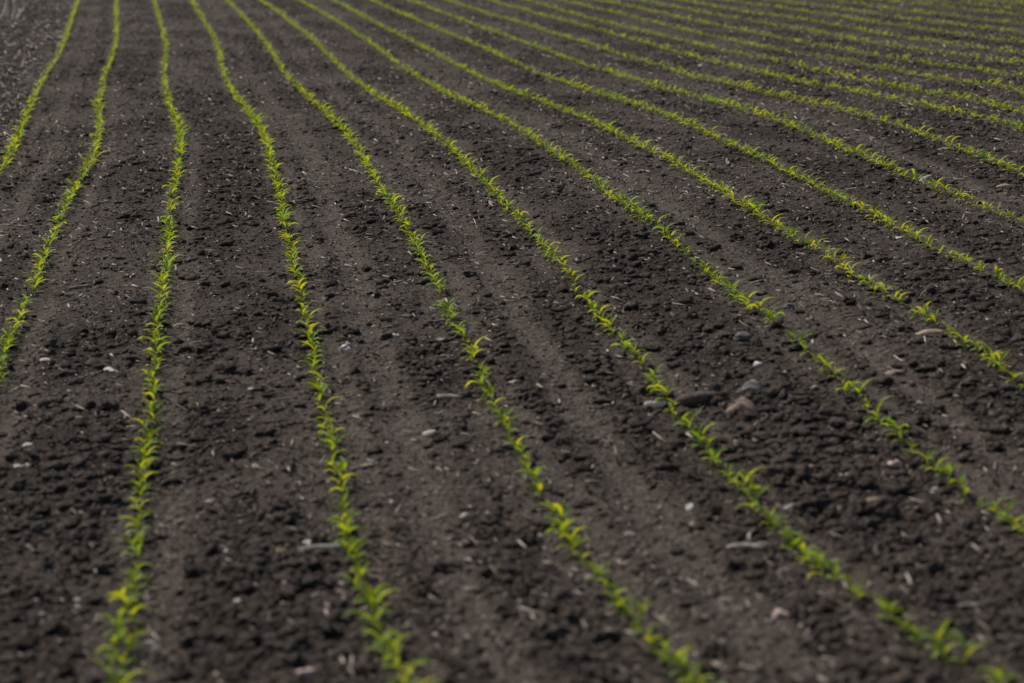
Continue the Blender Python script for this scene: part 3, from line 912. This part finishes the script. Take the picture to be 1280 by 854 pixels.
# ------------------------------------------------------------------ soil clods
def scatter(N, ymin, ymax, power):
    """random ground points, thinning with distance, in the part of the field the photograph can see"""
    d = ymin * (ymax / ymin) ** (RNG.random(N) ** power)
    u = RNG.uniform(-.34, .34, N)
    ax, ay = .17411, .98473
    lat = u * (d + .6)
    return d * ax + lat * ay, d * ay - lat * ax


cx, cy = scatter(250000, 4.4, 54, .74)
rg, _, cn, cs = soil_state(cx, cy)
dist = np.hypot(cx, cy)
sz = .0060 * np.exp(RNG.normal(0, .70, len(cx))) * (.75 + .5 * np.clip(rg, 0, 1.3))       # radius
sz = np.clip(sz, .003, .034)
ok = (RNG.random(len(cx)) < np.clip(rg * .95 - .02 + .10 * sstep(12, 20, dist) + .25 * (sz < .0065), 0.05, 1)) & (sz > .00034 * dist)
cx, cy, sz, dist = cx[ok], cy[ok], sz[ok], dist[ok]
hc = np.array(CLODS)
cx = np.concatenate([hc[:, 0], cx]); cy = np.concatenate([hc[:, 1], cy]); sz = np.concatenate([hc[:, 2] * .5, sz]); dist = np.hypot(cx, cy)
cz = ground_z(cx, cy)
qx, qy, qd = project(cx, cy, cz)
vis = (qx > 4) & (qx < 1276) & (qy > 4) & (qy < 850)
rank = np.argsort(-np.where(vis, sz / qd, 0) - 10 * (np.arange(len(cx)) < len(hc)))
big = rank[:300]
isbig = np.zeros(len(cx), bool); isbig[big] = True
CLOD_ME = []
for k in range(14):
    v, f = lump(3, 100 + k, .66, .58, .24)
    CLOD_ME.append(mesh_from('soil_clod', v, f, M_CLOD, True))
cnt = {}
for i in sorted(big, key=lambda j: qd[j]):
    st = strip_of(cx[i], cy[i]); cnt[st] = cnt.get(st, 0) + 1
    o = link('soil_clod', CLOD_ME[int(RNG.integers(14))])
    r = sz[i]
    o.location = (cx[i], cy[i], cz[i] + r * .22)
    o.rotation_euler = (RNG.normal(0, .25), RNG.normal(0, .25), RNG.uniform(0, 6.28))
    o.scale = (r, r, r)
    tag(o, '%s dark soil clod %s, %s counted from the bottom' % ('large' if r > .028 else 'lumpy', st, nth(cnt[st])), 'soil clod', 'soil clods ' + st)
small = np.nonzero(~isbig)[0]
T1 = [lump(1, 300 + k, .60, .62, .2) for k in range(24)]
T2 = [lump(2, 400 + k, .60, .60, .24) for k in range(24)]
OCT = (np.array([(1, 0, 0), (-1, 0, 0), (0, 1, 0), (0, -1, 0), (0, 0, 1), (0, 0, -1.0)]), np.array([(0, 2, 4), (2, 1, 4), (1, 3, 4), (3, 0, 4), (2, 0, 5), (1, 2, 5), (3, 1, 5), (0, 3, 5)]))
TX = [(OCT[0] * np.random.default_rng(700 + k).uniform(.65, 1.35, (6, 1)) * np.array([1.05, 1, .62]) + np.random.default_rng(730 + k).normal(0, .13, (6, 3)), OCT[1]) for k in range(24)]
T0 = [lump(0, 500 + k, .58, .7, .25) for k in range(24)]
VS = []; FS = []; nv = 0
px_r = sz / dist * 2000
level = np.where(px_r > 9, 2, np.where(px_r > 5.2, 1, np.where(px_r > 2.5, 0, 3)))
pick = RNG.integers(24, size=len(cx)); spin = RNG.uniform(0, 6.28, len(cx))
for lv_, T in ((0, T0), (1, T1), (2, T2), (3, TX)):
    for k in range(24):
        ii = np.nonzero(~isbig & (level == lv_) & (pick == k))[0]
        if not len(ii):
            continue
        v, f = T[k]
        ca, sn = np.cos(spin[ii])[:, None], np.sin(spin[ii])[:, None]
        r = sz[ii][:, None]
        w = np.stack([(v[:, 0] * ca - v[:, 1] * sn) * r + cx[ii][:, None], (v[:, 0] * sn + v[:, 1] * ca) * r + cy[ii][:, None],
                      v[None, :, 2] * r + (cz[ii] + sz[ii] * .18)[:, None]], -1)
        VS.append(w.reshape(-1, 3))
        FS.append((f[None] + (np.arange(len(ii)) * len(v))[:, None, None] + nv).reshape(-1, 3))
        nv += len(v) * len(ii)
o = link('soil_crumbs', mesh_from('soil_crumbs', np.concatenate(VS), np.concatenate(FS), M_CLOD, False))
tag(o, 'countless small dark soil crumbs scattered over the field', 'soil crumbs', None, 'stuff')
print('clods', len(cx), 'tris', sum(len(f) for f in FS))

# ------------------------------------------------------------------ crop residue and stones lying on the soil
def tube_geo(path, rad, sides, caps=True):
    path = np.asarray(path, float)
    V = []; Fc = []
    n = len(path)
    for i in range(n):
        d = path[min(i + 1, n - 1)] - path[max(i - 1, 0)]
        d /= np.linalg.norm(d)
        up = np.array([0, 0, 1.0]) if abs(d[2]) < .9 else np.array([0, 1.0, 0])
        s = np.cross(d, up); s /= np.linalg.norm(s); t = np.cross(s, d)
        for j in range(sides):
            a = 2 * math.pi * j / sides
            q = rad[i] if np.isscalar(rad[i]) else rad[i][j]
            V.append(path[i] + q * (math.cos(a) * s + math.sin(a) * t))
    for i in range(n - 1):
        for j in range(sides):
            Fc.append((i * sides + j, i * sides + (j + 1) % sides, (i + 1) * sides + (j + 1) % sides, (i + 1) * sides + j))
    if caps:
        Fc.append(tuple(range(sides - 1, -1, -1))); Fc.append(tuple(range((n - 1) * sides, n * sides)))
    return np.array(V), Fc


def sheet_geo(L, w, curl, arch, r2, thick=.0012, nx=9, ny=6):
    """a curved, ragged sheet with two faces and a rim"""
    top = []
    ja = [r2.uniform(-.12, .12) for _ in range(ny + 1)]; jb = [r2.uniform(-.18, .1) for _ in range(ny + 1)]
    ph = r2.uniform(0, 6)
    for i in range(nx + 1):
        t = i / nx
        ww = w * (.45 + .55 * math.sin(math.pi * min(1, max(.04, t * .8 + .18)))) * (1 + .12 * math.sin(7 * t + ph))
        for j in range(ny + 1):
            k = j / ny - .5
            tt = t + (ja[j] * (1 - t) + jb[j] * t) * .6
            a = k * curl
            rad = ww / max(curl, .2)
            top.append(((tt - .5) * L, rad * math.sin(a), rad * math.cos(a) - rad * math.cos(curl / 2) + arch * L * math.sin(math.pi * t) + .03 * w * math.sin(11 * k + 5 * t)))
    top = np.array(top); n = len(top)
    V = np.concatenate([top, top - np.array([0, 0, thick])])
    Fc = []
    id_ = lambda i, j: i * (ny + 1) + j
    for i in range(nx):
        for j in range(ny):
            a, b, c, d = id_(i, j), id_(i + 1, j), id_(i + 1, j + 1), id_(i, j + 1)
            Fc.append((a, b, c, d)); Fc.append((n + d, n + c, n + b, n + a))
    rim = [id_(i, 0) for i in range(nx + 1)] + [id_(nx, j) for j in range(1, ny + 1)] + [id_(i, ny) for i in range(nx - 1, -1, -1)] + [id_(0, j) for j in range(ny - 1, 0, -1)]
    for a, b in zip(rim, rim[1:] + rim[:1]):
        Fc.append((b, a, n + a, n + b))
    return V, Fc


def make_item(kind, L, r2):
    """mesh lying along X, resting near z = 0"""
    if kind == 'straw':
        n = 9; b = r2.uniform(-.16, .16); r0 = max(.0018, min(.0045, L * .035))
        P = [((i / n - .5) * L, b * L * math.sin(math.pi * i / n) + r2.gauss(0, L * .012), r0 + abs(b) * .2 * L * math.sin(math.pi * i / n)) for i in range(n + 1)]
        rad = [[r0 * (.75 + .25 * math.sin(j * 2.1)) * (1.25 if i == n // 2 else 1) * (.7 if i in (0, n) else 1) for j in range(6)] for i in range(n + 1)]
        return tube_geo(P, rad, 6)
    if kind in ('stalk', 'log', 'stub'):
        n = 16; sides = 10
        r0 = {'stalk': max(.0045, min(.014, L * .075)), 'log': L * .125, 'stub': max(.022, min(.028, L * .09))}[kind]
        b = r2.uniform(-.07, .07)
        P = []; rad = []
        for i in range(n + 1):
            t = i / n
            P.append(((t - .5) * L, b * L * math.sin(math.pi * t), r0 * .8 + .02 * L * math.sin(5 * t)))
            k = 1 + .22 * math.exp(-((t - .34) / .03) ** 2) + .22 * math.exp(-((t - .86) / .03) ** 2) - .12 * t
            if kind == 'log':
                k *= (.72 + .5 * math.sin(math.pi * min(1, t * .9 + .08)))
            rad.append([r0 * k * (1 + .12 * math.sin(3 * j + i * .5) + r2.gauss(0, .05)) * (r2.uniform(.55, 1.05) if i in (0, n) else 1) for j in range(sides)])
        # ragged ends
        V, Fc = tube_geo(P, rad, sides)
        for j in range(sides):
            V[j, 0] -= r2.uniform(0, r0 * 1.6); V[n * sides + j, 0] += r2.uniform(0, r0 * 1.8)
        return V, Fc
    if kind == 'cob':
        n = 26; sides = 24; r0 = L * .16
        P = []; rad = []
        for i in range(n + 1):
            t = i / n
            P.append(((t - .5) * L, 0, r0 * .8))
            env = min(1, (t + .02) * 9, (1.04 - t) * 5) ** .5 * (1 - .18 * t)
            rad.append([r0 * env * (1 - .10 * ((i + (j // 2) % 2) % 2) - .07 * (j % 2) + r2.gauss(0, .02)) for j in range(sides)])
        return tube_geo(P, rad, sides)
    if kind == 'husk':
        return sheet_geo(L, L * r2.uniform(.20, .30), r2.uniform(.8, 1.5), r2.uniform(.05, .16), r2)
    if kind == 'crumple':      # a husk hanging over a clod, its stem end curling to the ground
        P = np.array([(-.062, .012, .030), (-.040, .006, .052), (-.010, 0, .064), (.018, -.010, .054), (.030, -.024, .030), (.031, -.034, .008), (.042, -.040, .004), (.056, -.040, .010)])
        W = [.014, .040, .052, .044, .022, .013, .012, .009]
        ny = 6; top = []
        for i in range(len(P)):
            for j in range(ny + 1):
                k = j / ny - .5
                top.append(P[i] + np.array([.30, .62, .46]) * W[i] * k * r2.uniform(.75, 1.2) + np.array([.1, -.45, .7]) * W[i] * (.25 * k * abs(k) + .16 * math.sin(11 * k + 2.3 * i)) + np.array([r2.uniform(-.006, .006), 0, 0]))
        top = np.array(top); n = len(top)
        V = np.concatenate([top, top - np.array([.0006, .0008, .0014])]) * 1.3; Fc = []
        q = lambda i, j: i * (ny + 1) + j
        for i in range(len(P) - 1):
            for j in range(ny):
                a, b, c, d = q(i, j), q(i + 1, j), q(i + 1, j + 1), q(i, j + 1)
                Fc.append((a, b, c, d)); Fc.append((n + d, n + c, n + b, n + a))
        rim = [q(i, 0) for i in range(len(P))] + [q(len(P) - 1, j) for j in range(1, ny + 1)] + [q(i, ny) for i in range(len(P) - 2, -1, -1)] + [q(0, j) for j in range(ny - 1, 0, -1)]
        for a, b in zip(rim, rim[1:] + rim[:1]):
            Fc.append((b, a, n + a, n + b))
        return V, Fc
    if kind == 'chip':
        return sheet_geo(L, L * r2.uniform(.35, .6), r2.uniform(.5, 1.3), r2.uniform(.02, .12), r2, thick=max(.002, L * .06), nx=6, ny=4)
    v, f = lump(2, r2.randrange(1, 9999), .60, .46, .10)
    v = v * L * .5 * .92
    v[:, 1] *= .8
    v[:, 2] += L * .07
    return v, f


NAMES = {'straw': 'straw', 'stalk': 'stalk_piece', 'stub': 'stalk_stub', 'log': 'stalk_log', 'cob': 'corn_cob', 'husk': 'husk', 'chip': 'husk_chip', 'stone': 'stone'}
CATS = {'straw': 'straw', 'stalk': 'stalk', 'stub': 'stalk stub', 'log': 'stalk', 'cob': 'corn cob', 'husk': 'husk', 'chip': 'husk chip', 'stone': 'stone'}
WORD = {'straw': 'straw', 'stalk': 'stalk piece', 'stub': 'stalk stub', 'husk': 'husk scrap', 'chip': 'husk chip', 'stone': 'small stone'}
icount = {}
for idx, it in enumerate(sorted(ITEMS, key=lambda q: q[2])):
    kind, x, y, L, ang, cl = it[:6]
    r2 = random.Random(900 + idx)
    V, Fc = make_item('crumple' if 'crumpled' in it[-1] else kind, L * (1.6 if kind == 'stub' else 1.2), r2)
    mat = (M_STONE if kind == 'stone' else M_DRY)[cl if (kind != 'stone' or cl in M_STONE) else 'pale']
    me = mesh_from(NAMES[kind], V, [tuple(map(int, q)) for q in Fc], mat, True)
    o = link(NAMES[kind], me)
    a = math.radians(ang)
    if 'crumpled' in it[-1]:
        o.location = (x, y, gz(x, y) - .004)
    elif kind == 'stone':
        o.location = (x, y, gz(x, y) - .02 * L)
        o.rotation_euler = (0, 0, a)
    else:
        # a piece that looks steep in the picture partly runs away from the viewer, partly props up on the clods
        up = .80 if kind == 'stub' else .38
        d = Vector((math.cos(a), math.sin(a) * (.35 if kind == 'stub' else 1.0), 0))
        if d.length < .3:
            d = d.normalized() * .3 if d.length > 1e-6 else Vector((.3, 0, 0))
        yaw = math.atan2(d.y, d.x)
        rise = math.asin(min(.98, abs(math.sin(a)) * up)) if kind != 'stub' else abs(a) if abs(a) < 1.57 else math.pi - abs(a)
        if math.sin(a) < 0 and kind == 'stub':
            yaw += math.pi
        hx = .5 * L * math.cos(rise)
        e = [gz(x + k * hx * math.cos(yaw), y + k * hx * math.sin(yaw)) for k in (-1, -.5, 0, .5, 1)]
        slope = math.atan2(e[4] - e[0], 2 * hx + 1e-6) if kind != 'stub' else 0
        if kind == 'stub':
            z = gz(x, y) + .5 * L * math.sin(rise) * .85
        else:
            lift = max(e[1], e[2], e[3], (e[0] + e[4]) / 2) - .0015
            z = lift + .5 * L * math.sin(rise) * .75
        sgn = -1
        o.location = (x, y, z)
        tilt = rise if kind == 'stub' else (rise * (1 if math.sin(a) >= 0 else 1) if rise > .12 else slope)
        o.rotation_euler = (r2.uniform(.35, .6) if kind == 'husk' else (r2.uniform(-.1, .4) if kind == 'chip' else 0), sgn * tilt, yaw)
    st = strip_of(x, y)
    if len(it) > 6:
        lab = it[6]
    else:
        key = (cl, kind, st); icount[key] = icount.get(key, 0) + 1
        lab = '%s %s %s, %s counted from the bottom' % ({'dark': 'dark brown'}.get(cl, cl), WORD[kind], st, nth(icount[key]))
    tag(o, lab, CATS[kind], 'crop residue and stones on the soil')

# fine chaff that nobody could count
bx, by = scatter(200000, 4.4, 54, .72)
rg, _, bn, bs = soil_state(bx, by)
bd = np.hypot(bx, by)
trash = .30 + .5 * sstep(9, 13, bn) * (1 - sstep(20, 28, by)) * sstep(11, 14, by) + .6 * (bn < 1) + .25 * sstep(.1, .5, gn(bx * .6, by * .3, 41) + .2)
ok = RNG.random(len(bx)) < trash
bx, by, bd, bn = bx[ok], by[ok], bd[ok], bn[ok]
bz = ground_z(bx, by)
VS = []; FS = []; TI = []; nv = 0
nb_ = len(bx)
L = np.minimum(.12, (.0095 + .00105 * np.minimum(bd, 20)) * np.exp(RNG.normal(0, .78, nb_))) * np.where(bn < 1, 1.7, 1)
rr_ = np.minimum(.0048, np.maximum(.0011, L * RNG.uniform(.06, .17, nb_))) + .00016 * bd
lg = RNG.random(nb_) < .022
L = np.where(lg, RNG.uniform(.045, .13, nb_), L)
rr_ = np.where(lg, RNG.uniform(.0022, .0042, nb_) + .00008 * bd, rr_)
an = RNG.uniform(0, 6.2832, nb_); el = np.abs(RNG.normal(0, .24, nb_))
sh = np.array([(-.5, -1, .1), (-.5, .9, .5), (.5, -.6, .9), (.5, .8, 0)])          # a four-sided sliver of straw
lx = sh[None, :, 0] * L[:, None]; ly = sh[None, :, 1] * rr_[:, None]
ca, sa, ce, se = np.cos(an)[:, None], np.sin(an)[:, None], np.cos(el)[:, None], np.sin(el)[:, None]
V = np.stack([lx * ca * ce - ly * sa + bx[:, None], lx * sa * ce + ly * ca + by[:, None],
              sh[None, :, 2] * rr_[:, None] + (lx + .45 * L[:, None]) * se + bz[:, None] + .0015], -1)
q4 = np.array([(0, 2, 1), (0, 1, 3), (1, 2, 3), (0, 3, 2)])
VS = [V.reshape(-1, 3)]; FS = [(q4[None] + 4 * np.arange(nb_)[:, None, None]).reshape(-1, 3)]
TI = [np.repeat(np.clip(RNG.random(nb_) ** 1.35 + .25 * (bn < 1), 0, 1), 4)]
o = link('chaff', mesh_from('chaff', np.concatenate(VS), np.concatenate(FS), M_BITS, False, {'tint': np.concatenate(TI)}))
tag(o, 'fine pale straw chaff strewn over the dark soil', 'chaff', None, 'stuff')
print('plants', len(PA), 'chaff', len(bx))
